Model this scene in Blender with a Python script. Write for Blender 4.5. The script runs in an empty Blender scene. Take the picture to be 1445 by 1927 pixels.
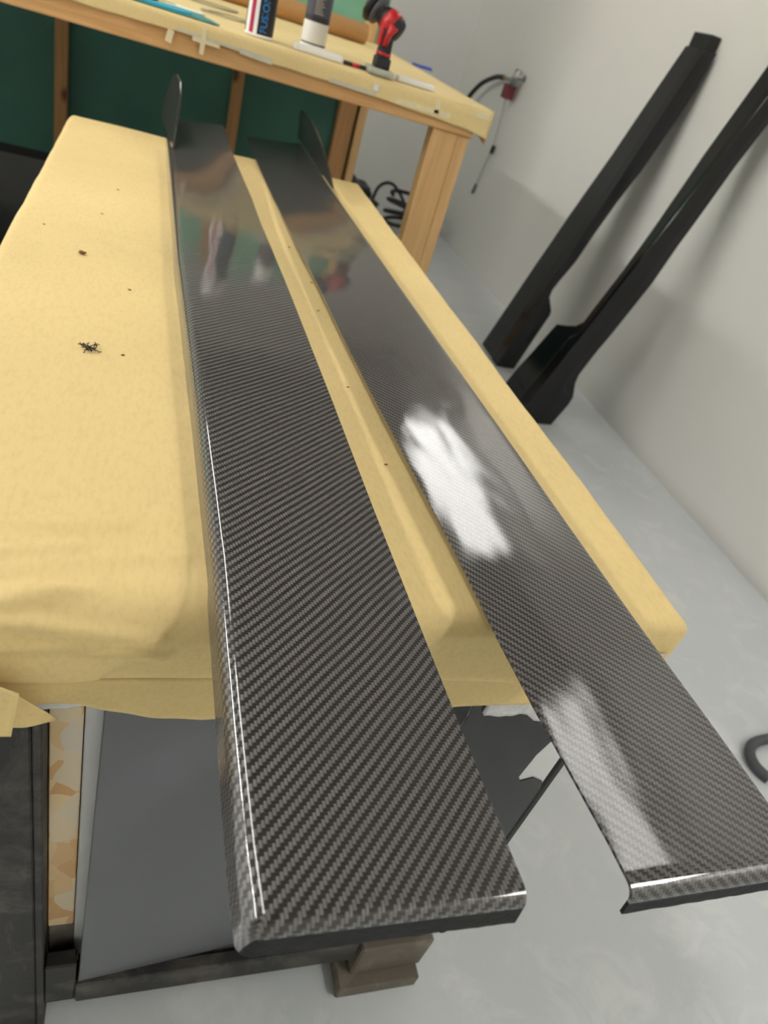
import bpy, bmesh, math, random
from mathutils import Vector, Matrix, noise
random.seed(7)
scene = bpy.context.scene
COL = scene.collection
# ------------------------------------------------------------------ camera
H = 1.1
FPX = 1325.0
R = ((0.93512362, -0.22896493, 0.27040503),
     (0.07478539, -0.61842606, -0.78227639),
     (0.34633938, 0.75174747, -0.56118159))
cam_d = bpy.data.cameras.new('camera')
cam = bpy.data.objects.new('camera', cam_d); COL.objects.link(cam)
cam_d.sensor_fit = 'VERTICAL'; cam_d.sensor_height = 36.0; cam_d.sensor_width = 27.0
cam_d.lens = FPX / 1927.0 * 36.0
cam_d.clip_start = 0.01
cam_d.dof.use_dof = True; cam_d.dof.focus_distance = 0.56; cam_d.dof.aperture_fstop = 8.0
rt, dn, fw = [Vector(r) for r in R]
m = Matrix.Identity(4)
for i in range(3):
    m[i][0] = rt[i]; m[i][1] = -dn[i]; m[i][2] = -fw[i]
m[2][3] = H
cam.matrix_world = m
scene.camera = cam
# ------------------------------------------------------------------ world, exposure
world = bpy.data.worlds.new('world'); scene.world = world; world.use_nodes = True
bg = world.node_tree.nodes['Background']
bg.inputs[0].default_value = (0.8, 0.85, 0.9, 1); bg.inputs[1].default_value = 0.0
vs = scene.view_settings
vs.view_transform = 'Standard'; vs.look = 'None'; vs.gamma = 1.0; vs.use_curve_mapping = False
vs.exposure = 1.12
TUBE_POWER = 3.3      # emission strength of the ceiling tubes, right row
TUBE_POWER_L = 26.0    # left row
FILL_POWER_B = 11.0    # added fill lamp behind the camera, in line with the right row
FILL_POWER_M = 6.5    # added fill lamps, middle row
# ------------------------------------------------------------------ helpers: materials
def srgb(r, g, b):
    def f(c):
        c /= 255.0
        return c / 12.92 if c <= .04045 else ((c + .055) / 1.055) ** 2.4
    return (f(r), f(g), f(b), 1.0)
class NT:
    def __init__(s, name):
        s.m = bpy.data.materials.new(name); s.m.use_nodes = True
        s.t = s.m.node_tree; s.n = s.t.nodes; s.p = s.n['Principled BSDF']
        s.coord = None
    def node(s, typ, **kw):
        x = s.n.new(typ)
        for k, v in kw.items():
            if isinstance(k, str) and hasattr(x, k): setattr(x, k, v)
        return x
    def link(s, a, b): s.t.links.new(a, b)
    def co(s, which='Object'):
        if s.coord is None: s.coord = s.n.new('ShaderNodeTexCoord')
        return s.coord.outputs[which]
    def math(s, op, a, b=None, c=None):
        x = s.n.new('ShaderNodeMath'); x.operation = op
        for i, v in enumerate((a, b, c)):
            if v is None: continue
            if isinstance(v, (int, float)): x.inputs[i].default_value = v
            else: s.link(v, x.inputs[i])
        return x.outputs[0]
    def mapping(s, vec, scale=(1, 1, 1), rot=(0, 0, 0), loc=(0, 0, 0)):
        x = s.n.new('ShaderNodeMapping'); s.link(vec, x.inputs[0])
        x.inputs['Scale'].default_value = scale; x.inputs['Rotation'].default_value = rot; x.inputs['Location'].default_value = loc
        return x.outputs[0]
    def noise(s, vec, scale, detail=4, rough=.55, dist=0):
        x = s.n.new('ShaderNodeTexNoise'); s.link(vec, x.inputs['Vector'])
        x.inputs['Scale'].default_value = scale; x.inputs['Detail'].default_value = detail
        x.inputs['Roughness'].default_value = rough; x.inputs['Distortion'].default_value = dist
        return x.outputs['Fac']
    def ramp(s, fac, stops, interp='LINEAR'):
        x = s.n.new('ShaderNodeValToRGB'); s.link(fac, x.inputs[0]); cr = x.color_ramp; cr.interpolation = interp
        while len(cr.elements) < len(stops): cr.elements.new(.5)
        for e, (p, c) in zip(cr.elements, stops): e.position = p; e.color = c
        return x.outputs[0]
    def mix(s, fac, a, b, blend='MIX'):
        x = s.n.new('ShaderNodeMix'); x.data_type = 'RGBA'; x.blend_type = blend
        ins = [x.inputs[0], x.inputs[6], x.inputs[7]]
        for sk, v in zip(ins, (fac, a, b)):
            if isinstance(v, (int, float)): sk.default_value = v
            elif isinstance(v, tuple): sk.default_value = v
            else: s.link(v, sk)
        return x.outputs[2]
    def bump(s, h, strength, dist=.002, normal=None):
        x = s.n.new('ShaderNodeBump'); s.link(h, x.inputs['Height'])
        x.inputs['Strength'].default_value = strength; x.inputs['Distance'].default_value = dist
        if normal is not None: s.link(normal, x.inputs['Normal'])
        return x.outputs[0]
    def set(s, **kw):
        names = dict(color='Base Color', rough='Roughness', metal='Metallic', spec='Specular IOR Level', coat='Coat Weight',
                     coatr='Coat Roughness', normal='Normal', coatn='Coat Normal', trans='Transmission Weight', ior='IOR', alpha='Alpha')
        for k, v in kw.items():
            sk = s.p.inputs[names[k]]
            if isinstance(v, (int, float, tuple)): sk.default_value = v
            else: s.link(v, sk)
        return s
def simple(name, col, rough=.5, metal=0, var=.12, nscale=30, bump=.1, bdist=.001, **kw):
    t = NT(name); v = t.co(); n = t.noise(v, nscale, 5)
    d = tuple(c * (1 - var) for c in col[:3]) + (1,); l = tuple(min(1, c * (1 + var)) for c in col[:3]) + (1,)
    t.set(color=t.ramp(n, [(.3, d), (.7, l)]), rough=rough, metal=metal, **kw)
    if bump: t.set(normal=t.bump(n, bump, bdist))
    return t.m
def paper_mat(name, col):
    t = NT(name); v = t.co()
    big = t.noise(v, 2.6, 3); fib = t.noise(t.mapping(v, (1, .35, 1)), 260, 4); crum = t.noise(v, 9, 5, .6, .6)
    c1 = tuple(c * .93 for c in col[:3]) + (1,); c2 = tuple(min(1, c * 1.05) for c in col[:3]) + (1,)
    base = t.ramp(big, [(.3, c1), (.7, c2)])
    base = t.mix(t.math('MULTIPLY', t.math('SUBTRACT', fib, .45), .6), base, (col[0] * .55, col[1] * .5, col[2] * .4, 1))
    spk = t.noise(v, 620, 2)
    base = t.mix(t.ramp(spk, [(.70, (0, 0, 0, 1)), (.78, (.35, .35, .35, 1))]), base, (col[0] * .45, col[1] * .4, col[2] * .35, 1))
    b1 = t.bump(crum, .16, .006); b2 = t.bump(fib, .10, .0006, b1)
    t.set(color=base, rough=.62, spec=.3, normal=b2)
    return t.m
def wood_mat(name, c1, c2, rough=.62, axis=0, knots=True):
    t = NT(name); v = t.co()
    sc = [55, 55, 55]; sc[axis] = 3.0
    g = t.noise(t.mapping(v, tuple(sc)), 1.0, 6, .6, .8)
    col = t.ramp(g, [(.28, c1), (.72, c2)])
    if knots:
        vo = t.n.new('ShaderNodeTexVoronoi'); ks = [7, 7, 7]; ks[axis] = 4.2
        t.link(t.mapping(v, tuple(ks)), vo.inputs['Vector']); vo.inputs['Scale'].default_value = 1.0
        k = t.ramp(vo.outputs['Distance'], [(.07, (1, 1, 1, 1)), (.16, (0, 0, 0, 1))])
        col = t.mix(k, col, (c1[0] * .35, c1[1] * .25, c1[2] * .18, 1))
    t.set(color=col, rough=rough, normal=t.bump(g, .15, .0008))
    return t.m
def carbon_mat(name, sign):
    """2x2 twill woven from 2 mm tows, under a glossy clear coat; UV is in metres."""
    t = NT(name); uv = t.co('UV'); TOW = .00205
    sx = t.n.new('ShaderNodeSeparateXYZ'); wob = t.n.new('ShaderNodeTexNoise'); t.link(uv, wob.inputs['Vector'])
    wob.inputs['Scale'].default_value = 9.0; wob.inputs['Detail'].default_value = 1.0
    ad = t.n.new('ShaderNodeVectorMath'); ad.operation = 'MULTIPLY_ADD'
    t.link(wob.outputs['Color'], ad.inputs[0]); ad.inputs[1].default_value = (.004, .004, 0); t.link(uv, ad.inputs[2])
    t.link(ad.outputs[0], sx.inputs[0])
    px = t.math('DIVIDE', sx.outputs[0], TOW); py = t.math('DIVIDE', sx.outputs[1], TOW)
    i = t.math('FLOOR', px); j = t.math('FLOOR', py)
    k = t.math('SUBTRACT', i, j) if sign > 0 else t.math('ADD', i, j)
    mo = t.math('FLOORED_MODULO', k, 4.0)
    warp = t.math('LESS_THAN', mo, 1.5)
    fx = t.math('SINE', t.math('MULTIPLY', t.math('FRACT', px), math.pi))
    fy = t.math('SINE', t.math('MULTIPLY', t.math('FRACT', py), math.pi))
    hx = t.math('MULTIPLY', fx, warp); hy = t.math('MULTIPLY', fy, t.math('SUBTRACT', 1.0, warp))
    h = t.math('ADD', hx, hy)
    shade = t.math('POWER', h, .45)
    fib = t.noise(t.mapping(uv, (3000, 90, 1)), 1.0, 2); tw = t.noise(uv, 55, 3)
    dark = srgb(34, 33, 34); brt = srgb(122, 118, 116)  # directional tow sheen put into colour: warp tows bright, weft dark
    col = t.mix(t.math('MULTIPLY', warp, shade), dark, brt)
    col = t.mix(t.math('MULTIPLY', fib, .35), col, (.012, .012, .012, 1))
    col = t.mix(t.ramp(tw, [(.35, (0, 0, 0, 1)), (.75, (.25, .25, .25, 1))]), col, srgb(60, 58, 58))
    wav = t.noise(t.mapping(uv, (13, 5.0, 1)), 1.0, 2)
    pit = t.noise(uv, 900, 2)
    cn = t.bump(wav, .42, .003); cn2 = t.bump(pit, .05, .0003, cn)
    t.set(color=col, rough=.42, metal=.25, spec=.35, normal=t.bump(h, .45, .0006), coat=1.0, coatr=t.ramp(t.noise(t.mapping(uv, (16, 4, 1)), 1.0, 3), [(.45, (.016,) * 3 + (1,)), (.75, (.11,) * 3 + (1,))]), coatn=cn2)
    t.p.inputs['Coat IOR'].default_value = 1.62
    return t.m
M = {}
M['paper'] = paper_mat('kraft_paper', srgb(232, 206, 145))
M['paper_bench'] = paper_mat('kraft_paper_bench', srgb(232, 208, 150))
M['pine_x'] = wood_mat('pine_along_x', srgb(196, 145, 88), srgb(224, 180, 122), axis=0)
M['pine_z'] = wood_mat('pine_along_z', srgb(202, 158, 102), srgb(224, 184, 128), axis=2)
M['stud'] = wood_mat('stud_timber', srgb(160, 112, 66), srgb(190, 142, 90), axis=2)
M['carbon_p'] = carbon_mat('carbon_twill', 1)
M['carbon_m'] = carbon_mat('carbon_twill_mirrored', -1)
M['carbon_plain'] = simple('carbon_edge', srgb(50, 48, 47), .3, 0, .3, 300, .08, .0004, coat=.8, coatr=.08)
M['raw_edge'] = simple('raw_black_edge', srgb(13, 13, 13), .5, 0, .5, 160, .5, .0012, spec=.2)
M['carbon_rim'] = simple('carbon_rim', srgb(70, 68, 67), .3, .2, .3, 300, .06, .0004, coat=1.0, coatr=.06)
M['white_wall'] = simple('white_wall_paint', srgb(226, 225, 220), .55, 0, .015, 3, .03, .002)
M['wall_gloss'] = simple('white_wall_panel', srgb(228, 227, 221), .5, 0, .012, 2, .03, .002)
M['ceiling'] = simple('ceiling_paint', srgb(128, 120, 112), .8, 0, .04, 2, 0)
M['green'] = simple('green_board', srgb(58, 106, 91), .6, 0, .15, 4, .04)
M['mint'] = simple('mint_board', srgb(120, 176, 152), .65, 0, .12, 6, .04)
M['black_plastic'] = simple('black_gloss_plastic', srgb(12, 13, 18), .13, 0, .2, 40, .06, .0006, spec=.5)
M['black_dull'] = simple('black_dull_plastic', srgb(22, 21, 22), .5, 0, .3, 25, .2, .001)
M['rubber'] = simple('black_rubber', srgb(26, 26, 28), .55, 0, .15, 60, .1)
M['grey_rubber'] = simple('grey_rubber', srgb(78, 80, 84), .6, 0, .1, 60, .1)
M['steel'] = simple('steel', srgb(160, 160, 158), .3, .9, .1, 60, .05)
M['brass'] = simple('brass', srgb(190, 150, 70), .3, .9, .1, 60, .05)
M['red'] = simple('red_plastic', srgb(190, 34, 38), .35, 0, .12, 40, .05)
M['dark_red'] = simple('dark_red_paint', srgb(112, 42, 48), .5, 0, .2, 60, .08)
M['blue'] = simple('blue_plastic', srgb(28, 56, 176), .4, 0, .08, 30, .05)
M['cyan'] = simple('light_blue_plastic', srgb(40, 178, 208), .4, 0, .08, 30, .04)
M['teal'] = simple('teal_plastic_sheet', srgb(66, 140, 142), .35, 0, .12, 14, .04)
M['white_plastic'] = simple('white_plastic', srgb(238, 237, 234), .45, 0, .02, 30, .04)
M['grey_film'] = simple('grey_film', srgb(168, 160, 140), .35, 0, .06, 30, .03)
M['tape'] = simple('masking_tape', srgb(232, 218, 178), .55, 0, .05, 60, .08)
M['tape_grey'] = simple('frosted_tape', srgb(206, 200, 178), .35, 0, .06, 80, .08)
M['wadding'] = simple('white_wadding', srgb(214, 214, 212), .9, 0, .08, 90, .8, .004)
M['fluff'] = simple('black_fluff', srgb(40, 38, 38), .9, 0, .3, 200, .3)
M['crumb'] = simple('brown_crumb', srgb(120, 84, 44), .8, 0, .3, 300, .3)
M['panel_grey'] = simple('grey_laminate', srgb(100, 102, 106), .42, 0, .05, 5, .03)
M['panel_white'] = simple('white_laminate', srgb(214, 214, 214), .45, 0, .05, 20, .04)
M['lens'] = simple('clear_pack', srgb(176, 178, 160), .25, 0, .08, 60, .05)
M['cardboard'] = simple('kraft_roll', srgb(192, 146, 92), .7, 0, .06, 20, .06)
def dirty(name, base, dust, scale=11, rough=.6):
    t = NT(name); v = t.co(); n = t.noise(v, scale, 8, .68, .5); s = t.noise(t.mapping(v, (90, 90, 14)), 1, 5, .7)
    c = t.mix(t.ramp(n, [(.5, (0, 0, 0, 1)), (.74, (.8, .8, .8, 1))]), base, dust)
    c = t.mix(t.ramp(s, [(.60, (0, 0, 0, 1)), (.72, (.35, .35, .35, 1))]), c, dust)
    t.set(color=c, rough=rough, normal=t.bump(n, .4, .003))
    return t.m
M['dirty_black'] = dirty('dirty_black_board', srgb(30, 28, 27), srgb(104, 98, 90))
M['dirty_grey'] = dirty('dirty_grey_timber', srgb(108, 102, 94), srgb(150, 146, 138), 22)
M['dirty_timber'] = dirty('dusty_pallet_timber', srgb(100, 92, 80), srgb(142, 134, 120), 18)
def osb_mat():
    t = NT('osb_board'); v = t.co()
    vo = t.n.new('ShaderNodeTexVoronoi'); vo.inputs['Scale'].default_value = 1
    nn = t.n.new('ShaderNodeTexNoise'); t.link(v, nn.inputs[0]); nn.inputs['Scale'].default_value = 14
    ad = t.n.new('ShaderNodeVectorMath'); ad.operation = 'MULTIPLY_ADD'; t.link(nn.outputs['Color'], ad.inputs[0]); ad.inputs[1].default_value = (.05,) * 3
    t.link(v, ad.inputs[2]); t.link(t.mapping(ad.outputs[0], (62, 16, 30), (0, .6, 0)), vo.inputs['Vector'])
    sp = t.n.new('ShaderNodeSeparateColor'); t.link(vo.outputs['Color'], sp.inputs[0])
    c = t.ramp(sp.outputs[0], [(0, srgb(232, 182, 126)), (.3, srgb(248, 214, 162)), (.75, srgb(252, 226, 180)), (1, srgb(236, 224, 206))])
    t.set(color=c, rough=.7, normal=t.bump(sp.outputs[1], .3, .001)); return t.m
M['osb'] = osb_mat()
def floor_shading():
    t = NT('grey_concrete_floor'); v = t.co(); a = t.noise(v, 1.3, 5, .6, .4); b = t.noise(v, 9, 6, .7, .8); s = t.noise(v, 140, 3)
    c = t.ramp(a, [(.3, srgb(198, 203, 205)), (.7, srgb(212, 216, 217))])
    c = t.mix(t.ramp(b, [(.50, (0, 0, 0, 1)), (.74, (.5, .5, .5, 1))]), c, srgb(236, 237, 235))
    c = t.mix(t.ramp(s, [(.70, (0, 0, 0, 1)), (.76, (.35, .35, .35, 1))]), c, srgb(130, 130, 130))
    t.set(color=c, rough=t.ramp(b, [(.3, (.30,) * 3 + (1,)), (.7, (.48,) * 3 + (1,))]), spec=.45, normal=t.bump(b, .05, .002)); return t.m
M['floor'] = floor_shading()
def emis(name, col, st):
    t = NT(name); t.set(color=(.9, .9, .9, 1)); t.p.inputs['Emission Color'].default_value = col; t.p.inputs['Emission Strength'].default_value = st
    return t.m
M['tube'] = emis('lit_tube', (1, .985, .95, 1), TUBE_POWER)
M['tube_fill_rear'] = emis('fill_tube_rear', (1, .985, .95, 1), FILL_POWER_B)
M['tube_n'] = emis('lit_tube_near', (1, .985, .95, 1), TUBE_POWER * .7)
M['tube_fill_mid'] = emis('fill_tube_middle', (1, .985, .95, 1), FILL_POWER_M)
M['tube_l'] = emis('lit_tube_left', (1, .985, .95, 1), TUBE_POWER_L)
# ------------------------------------------------------------------ helpers: geometry
def obj(name, bm, mat, parent=None, smooth=False, mods=()):
    me = bpy.data.meshes.new(name); bmesh.ops.recalc_face_normals(bm, faces=bm.faces); bm.to_mesh(me); bm.free()
    if smooth:
        for p in me.polygons: p.use_smooth = True
    o = bpy.data.objects.new(name, me); COL.objects.link(o)
    if mat is not None: me.materials.append(M[mat] if isinstance(mat, str) else mat)
    if parent is not None:
        o.parent = parent
        o.matrix_parent_inverse = parent.matrix_basis.inverted()
    return o
def tag(o, label, cat, group=None):
    o['label'] = label; o['category'] = cat
    if group: o['group'] = group
    return o
def thing(name, label, cat, loc, group=None):
    o = bpy.data.objects.new(name, None); COL.objects.link(o); o.location = loc; o.empty_display_size = .05
    return tag(o, label, cat, group)
def struct(o): o['kind'] = 'structure'; return o
def box(x0, x1, y0, y1, z0, z1, bev=0, seg=2, bm=None, rot=None):
    b = bmesh.new()
    vs_ = [b.verts.new((x, y, z)) for x in (x0, x1) for y in (y0, y1) for z in (z0, z1)]
    for f in ((0, 1, 3, 2), (4, 6, 7, 5), (0, 4, 5, 1), (2, 3, 7, 6), (0, 2, 6, 4), (1, 5, 7, 3)): b.faces.new([vs_[i] for i in f])
    if bev: bmesh.ops.bevel(b, geom=b.edges[:], offset=bev, segments=seg, affect='EDGES', profile=.7)
    if rot is not None: bmesh.ops.transform(b, matrix=rot, verts=b.verts[:])
    return join(bm, b)
def join(bm, b):
    if bm is None: return b
    me = bpy.data.meshes.new('tmp'); b.to_mesh(me); b.free(); bm.from_mesh(me); bpy.data.meshes.remove(me); return bm
def prism(pts, ext, bev=0, seg=2, bm=None):
    b = bmesh.new(); a = [b.verts.new(Vector(p)) for p in pts]; c = [b.verts.new(Vector(p) + Vector(ext)) for p in pts]
    n = len(pts); b.faces.new(a); b.faces.new(c[::-1])
    for i in range(n): b.faces.new((a[i], c[i], c[(i + 1) % n], a[(i + 1) % n]))
    if bev: bmesh.ops.bevel(b, geom=b.edges[:], offset=bev, segments=seg, affect='EDGES')
    return join(bm, b)
def frame_from(d):
    d = d.normalized(); u = Vector((0, 0, 1)) if abs(d.z) < .9 else Vector((1, 0, 0))
    a = d.cross(u).normalized(); return a, d.cross(a).normalized()
def smooth_path(pts, n=8):
    P = [Vector(p) for p in pts]; out = []
    for i in range(len(P) - 1):
        p0 = P[max(0, i - 1)]; p1 = P[i]; p2 = P[i + 1]; p3 = P[min(len(P) - 1, i + 2)]
        for k in range(n):
            t = k / n
            out.append(.5 * ((2 * p1) + (p2 - p0) * t + (2 * p0 - 5 * p1 + 4 * p2 - p3) * t * t + (3 * p1 - p0 - 3 * p2 + p3) * t ** 3))
    out.append(P[-1]); return out
def tube(pts, r, seg=10, bm=None, cap=True):
    b = bmesh.new(); rings = []; P = [Vector(p) for p in pts]; a = None
    rr = r if isinstance(r, (list, tuple)) else [r] * len(P)
    for i, p in enumerate(P):
        d = (P[min(i + 1, len(P) - 1)] - P[max(i - 1, 0)]).normalized()
        if a is None: a, c = frame_from(d)
        else:
            a = (a - d * a.dot(d)).normalized(); c = d.cross(a)
        rings.append([b.verts.new(p + (a * math.cos(2 * math.pi * k / seg) + c * math.sin(2 * math.pi * k / seg)) * rr[i]) for k in range(seg)])
    for q, w in zip(rings, rings[1:]):
        for k in range(seg): b.faces.new((q[k], q[(k + 1) % seg], w[(k + 1) % seg], w[k]))
    if cap: b.faces.new(rings[0][::-1]); b.faces.new(rings[-1])
    return join(bm, b)
def lathe(prof, seg=28, mat4=None, bm=None):
    b = bmesh.new(); rings = []
    for r, z in prof: rings.append([b.verts.new((r * math.cos(2 * math.pi * k / seg), r * math.sin(2 * math.pi * k / seg), z)) for k in range(seg)])
    for q, w in zip(rings, rings[1:]):
        for k in range(seg): b.faces.new((q[k], q[(k + 1) % seg], w[(k + 1) % seg], w[k]))
    b.faces.new(rings[0][::-1]); b.faces.new(rings[-1])
    if mat4 is not None: bmesh.ops.transform(b, matrix=mat4, verts=b.verts[:])
    return join(bm, b)
def axis_mat(o, d):
    d = Vector(d).normalized(); a, c = frame_from(d)
    mm = Matrix.Identity(4)
    for i in range(3): mm[i][0] = a[i]; mm[i][1] = -c[i]; mm[i][2] = d[i]; mm[i][3] = o[i]
    return mm
def rounded_block(x0, x1, y0, y1, z0, z1, rad, step, disp=None, bottom=True):
    """dense box with elliptic rounded edges; disp(p, n) pushes the skin"""
    b = bmesh.new(); cache = {}
    nx = max(2, round((x1 - x0) / step)); ny = max(2, round((y1 - y0) / step)); nz = max(2, round((z1 - z0) / step))
    lo = Vector((x0, y0, z0)); hi = Vector((x1, y1, z1))
    def vert(i, j, k):
        key = (i, j, k)
        if key in cache: return cache[key]
        p = Vector((x0 + (x1 - x0) * i / nx, y0 + (y1 - y0) * j / ny, z0 + (z1 - z0) * k / nz))
        rv = Vector(rad(p.x))
        q = Vector([min(max(p[a], lo[a] + rv[a]), hi[a] - rv[a]) for a in range(3)])
        d = Vector([(p[a] - q[a]) / rv[a] for a in range(3)])
        if d.length > 1e-9:
            d.normalize(); n = d.copy(); p = q + Vector([d[a] * rv[a] for a in range(3)])
        else: n = Vector((0, 0, 1))
        if disp: p = p + disp(p, n)
        cache[key] = b.verts.new(p); return cache[key]
    def face(fn, na, nb):
        for i in range(na):
            for j in range(nb):
                b.faces.new((fn(i, j), fn(i + 1, j), fn(i + 1, j + 1), fn(i, j + 1)))
    face(lambda i, j: vert(i, j, nz), nx, ny); face(lambda i, j: vert(i, j, 0), nx, ny)
    face(lambda i, j: vert(i, 0, j), nx, nz); face(lambda i, j: vert(i, ny, j), nx, nz)
    face(lambda i, j: vert(0, i, j), ny, nz); face(lambda i, j: vert(nx, i, j), ny, nz)
    return b
def grid(nu, nv, fn, uv=None):
    b = bmesh.new(); V = [[b.verts.new(fn(i / nu, j / nv)) for j in range(nv + 1)] for i in range(nu + 1)]
    for i in range(nu):
        for j in range(nv): b.faces.new((V[i][j], V[i + 1][j], V[i + 1][j + 1], V[i][j + 1]))
    return b
def solidify(o, t, off=-1):
    md = o.modifiers.new('thickness', 'SOLIDIFY'); md.thickness = t; md.offset = off; md.use_even_offset = False; return o
def lerp_tab(tab, y):
    if y <= tab[0][0]: return tab[0][1]
    for (a, b), (c, d) in zip(tab, tab[1:]):
        if y <= c: return b + (d - b) * (y - a) / (c - a)
    return tab[-1][1]
def sstep(a, b, x):
    t = min(1, max(0, (x - a) / (b - a))); return t * t * (3 - 2 * t)

# ================================================================== the room
WX, WYB, WXL, WYF, CZ = 1.85, 5.1, -4.0, -1.7, 2.75
struct(obj('floor', box(WXL - .1, WX + .1, WYF - .1, WYB + .1, -.1, 0), 'floor'))
struct(obj('wall_right', box(WX, WX + .1, WYF - .1, WYB + .1, -.1, CZ + .1), 'wall_gloss'))
struct(obj('wall_back', box(WXL - .1, WX, WYB, WYB + .1, -.1, CZ + .1), 'white_wall'))
struct(obj('wall_left', box(WXL - .1, WXL, WYF - .1, WYB, -.1, CZ + .1), 'white_wall'))
struct(obj('wall_front', box(WXL, WX, WYF - .1, WYF, -.1, CZ + .1), 'white_wall'))
struct(obj('ceiling', box(WXL - .1, WX + .1, WYF - .1, WYB + .1, CZ, CZ + .1), 'ceiling'))
# ceiling tube lights: two rows along the room, plus added middle and rear fill
def tube_light(x, y, z, ln, mat, label, wd=.11):
    t = thing('ceiling_light', label, 'light', (x, y, z), 'ceiling tube lights')
    obj('housing', box(x - wd - .012, x + wd + .012, y - ln / 2, y + ln / 2, z + .03, z + .075, .006), 'white_plastic', t)
    obj('diffuser', box(x - wd, x + wd, y - ln / 2 + .02, y + ln / 2 - .02, z, z + .03, .01, 3), mat, t)
    for s in (-1, 1):
        obj('hanger', tube([(x, y + s * ln * .35, z + .075), (x, y + s * ln * .35, CZ)], .003, 6), 'steel', t)
for q, y in enumerate((-.75, 1.15, 3.0)):  # first one is an unseen fill lamp added behind the camera
    tube_light(1.60, y, 2.45, (1.2, .75, 1.35)[q], ('tube_fill_rear', 'tube_n', 'tube')[q], ('added behind-camera fill', 'middle', 'farthest')[q] + ' tube light of the right-hand ceiling row', (.11, .07, .12)[q])
for q, y in enumerate((1.2, 2.8)):
    tube_light(-2.9, y, 2.5, 1.45, 'tube_l', ('near', 'far')[q] + ' tube light of the far-left ceiling row')
for q, y in enumerate((1.2, 2.8)):  # unseen row added to brighten the table without showing in the skirts
    tube_light(-.65, y, 2.5, 1.35, 'tube_fill_mid', ('near', 'far')[q] + ' fill tube light of the added middle ceiling row')
# ------------------------------------------------------------------ stud partition with green board behind the bench
part = bpy.data.objects.new('wall_partition', None); COL.objects.link(part); part.location = (-.5, 3.6, 0); struct(part)
PY = 3.6
for x0, x1 in ((-2.6, -1.76), (-1.757, -.371), (-.368, .905)):
    obj('plasterboard', box(x0, x1, PY, PY + .0125, .21, .955), 'green', part)
    obj('plasterboard', box(x0, x1, PY, PY + .0125, .957, 1.62), 'mint', part)
for x in (-2.4, -1.75, -1.05, -.37, .325):
    obj('stud', box(x - .024, x + .024, PY - .045, PY - .001, 0.0, 1.62, .002, 1), 'stud', part)
obj('stud', box(.775, .852, PY - .05, PY - .001, 0, .93, .002, 1), 'stud', part)
obj('stud', box(.868, .905, PY - .05, PY - .001, 0, .93, .002, 1), 'pine_z', part)
obj('stud', box(.815, .862, PY - .05, PY - .001, .935, 1.62, .002, 1), 'pine_z', part)
obj('bottom_rail', box(-2.6, .91, PY + .014, PY + .05, .17, .21), 'black_dull', part)

# ================================================================== padded table wrapped in kraft paper
TX0, TX1, TY0, TY1, TZ = -.176, .487, .345, 1.835, .74
ridges = []
def ridge(pts, amp, wid): ridges.append(([Vector(p) for p in smooth_path(pts, 5)], amp, wid))
ridge([(-.176, .40, 0), (-.10, .43, 0), (.0, .44, 0)], .0022, .008)
ridge([(-.17, .375, 0), (-.09, .40, 0), (-.03, .412, 0)], .0026, .006)
ridge([(-.176, .36, 0), (-.08, .385, 0), (.02, .405, 0), (.05, .408, 0)], .0016, .007)
ridge([(.05, .41, 0), (.045, .36, 0)], -.0012, .003)
ridge([(-.10, 1.1, 0), (.0, 1.06, 0), (.035, 1.02, 0)], .0016, .012)
ridge([(-.14, 1.45, 0), (-.04, 1.47, 0), (.03, 1.45, 0)], .0014, .014)
ridge([(-.12, .72, 0), (-.02, .70, 0), (.05, .71, 0)], .0010, .012)
ridge([(.42, .46, 0), (.45, .42, 0), (.478, .37, 0)], -.0022, .004)
ridge([(.44, .52, 0), (.455, .46, 0), (.462, .42, 0)], .0016, .006)
ridge([(.44, 1.3, 0), (.47, 1.2, 0)], .0014, .008)
fr = []   # creases on the front face, in (x, z)
def fridge(pts, amp, wid):
    amp *= 1.7; fr.append(([Vector((p[0], p[1], 0)) for p in smooth_path([(a, b, 0) for a, b in pts], 5)], amp, wid))
fridge([(-.11, .722), (-.06, .726), (-.02, .722), (.03, .716)], .0035, .0045)
fridge([(-.07, .735), (-.03, .741), (.0, .748)], .003, .004)
fridge([(-.10, .708), (-.04, .712), (.035, .704)], .004, .004)
fridge([(-.09, .674), (-.05, .672), (-.01, .679)], .002, .004)
fridge([(.13, .74), (.155, .72), (.165, .70)], .0015, .005)
def segd(p, path):
    best = 9
    for a, b in zip(path, path[1:]):
        ab = b - a; t = max(0, min(1, (p - a).dot(ab) / max(1e-12, ab.length_squared))); d = (a + ab * t - p).length
        if d < best: best = d
    return best
def paper_disp(p, n):
    a = noise.noise(p * 7) * .0016 + noise.noise(p * 19 + Vector((3, 1, 2))) * .0007
    if n.z > .3:
        q = Vector((p.x, p.y, 0))
        for path, amp, w in ridges:
            if abs(q.y - path[0].y) < .13 or abs(q.y - path[-1].y) < .13:
                d = segd(q, path)
                if d < 3 * w: a += amp * math.exp(-(d / w) ** 2)
    if n.y < -.2 and p.x < .2:
        q = Vector((p.x, p.z, 0))
        for path, amp, w in fr:
            d = segd(q, path)
            if d < 3 * w: a += amp * math.exp(-(d / w) ** 2)
    return n * a
tbl = thing('padded_table', 'padded work table wrapped in yellow kraft paper, carrying the carbon panels', 'table', (.155, 1.09, .63))
obj('paper_cover', rounded_block(TX0, TX1, TY0, TY1, .658, TZ, lambda x: (.016 - .008 * sstep(.1, .42, x), .034 - .022 * sstep(.1, .42, x), .030 - .019 * sstep(.1, .42, x)), .0042, paper_disp), 'paper', tbl, True)
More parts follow.
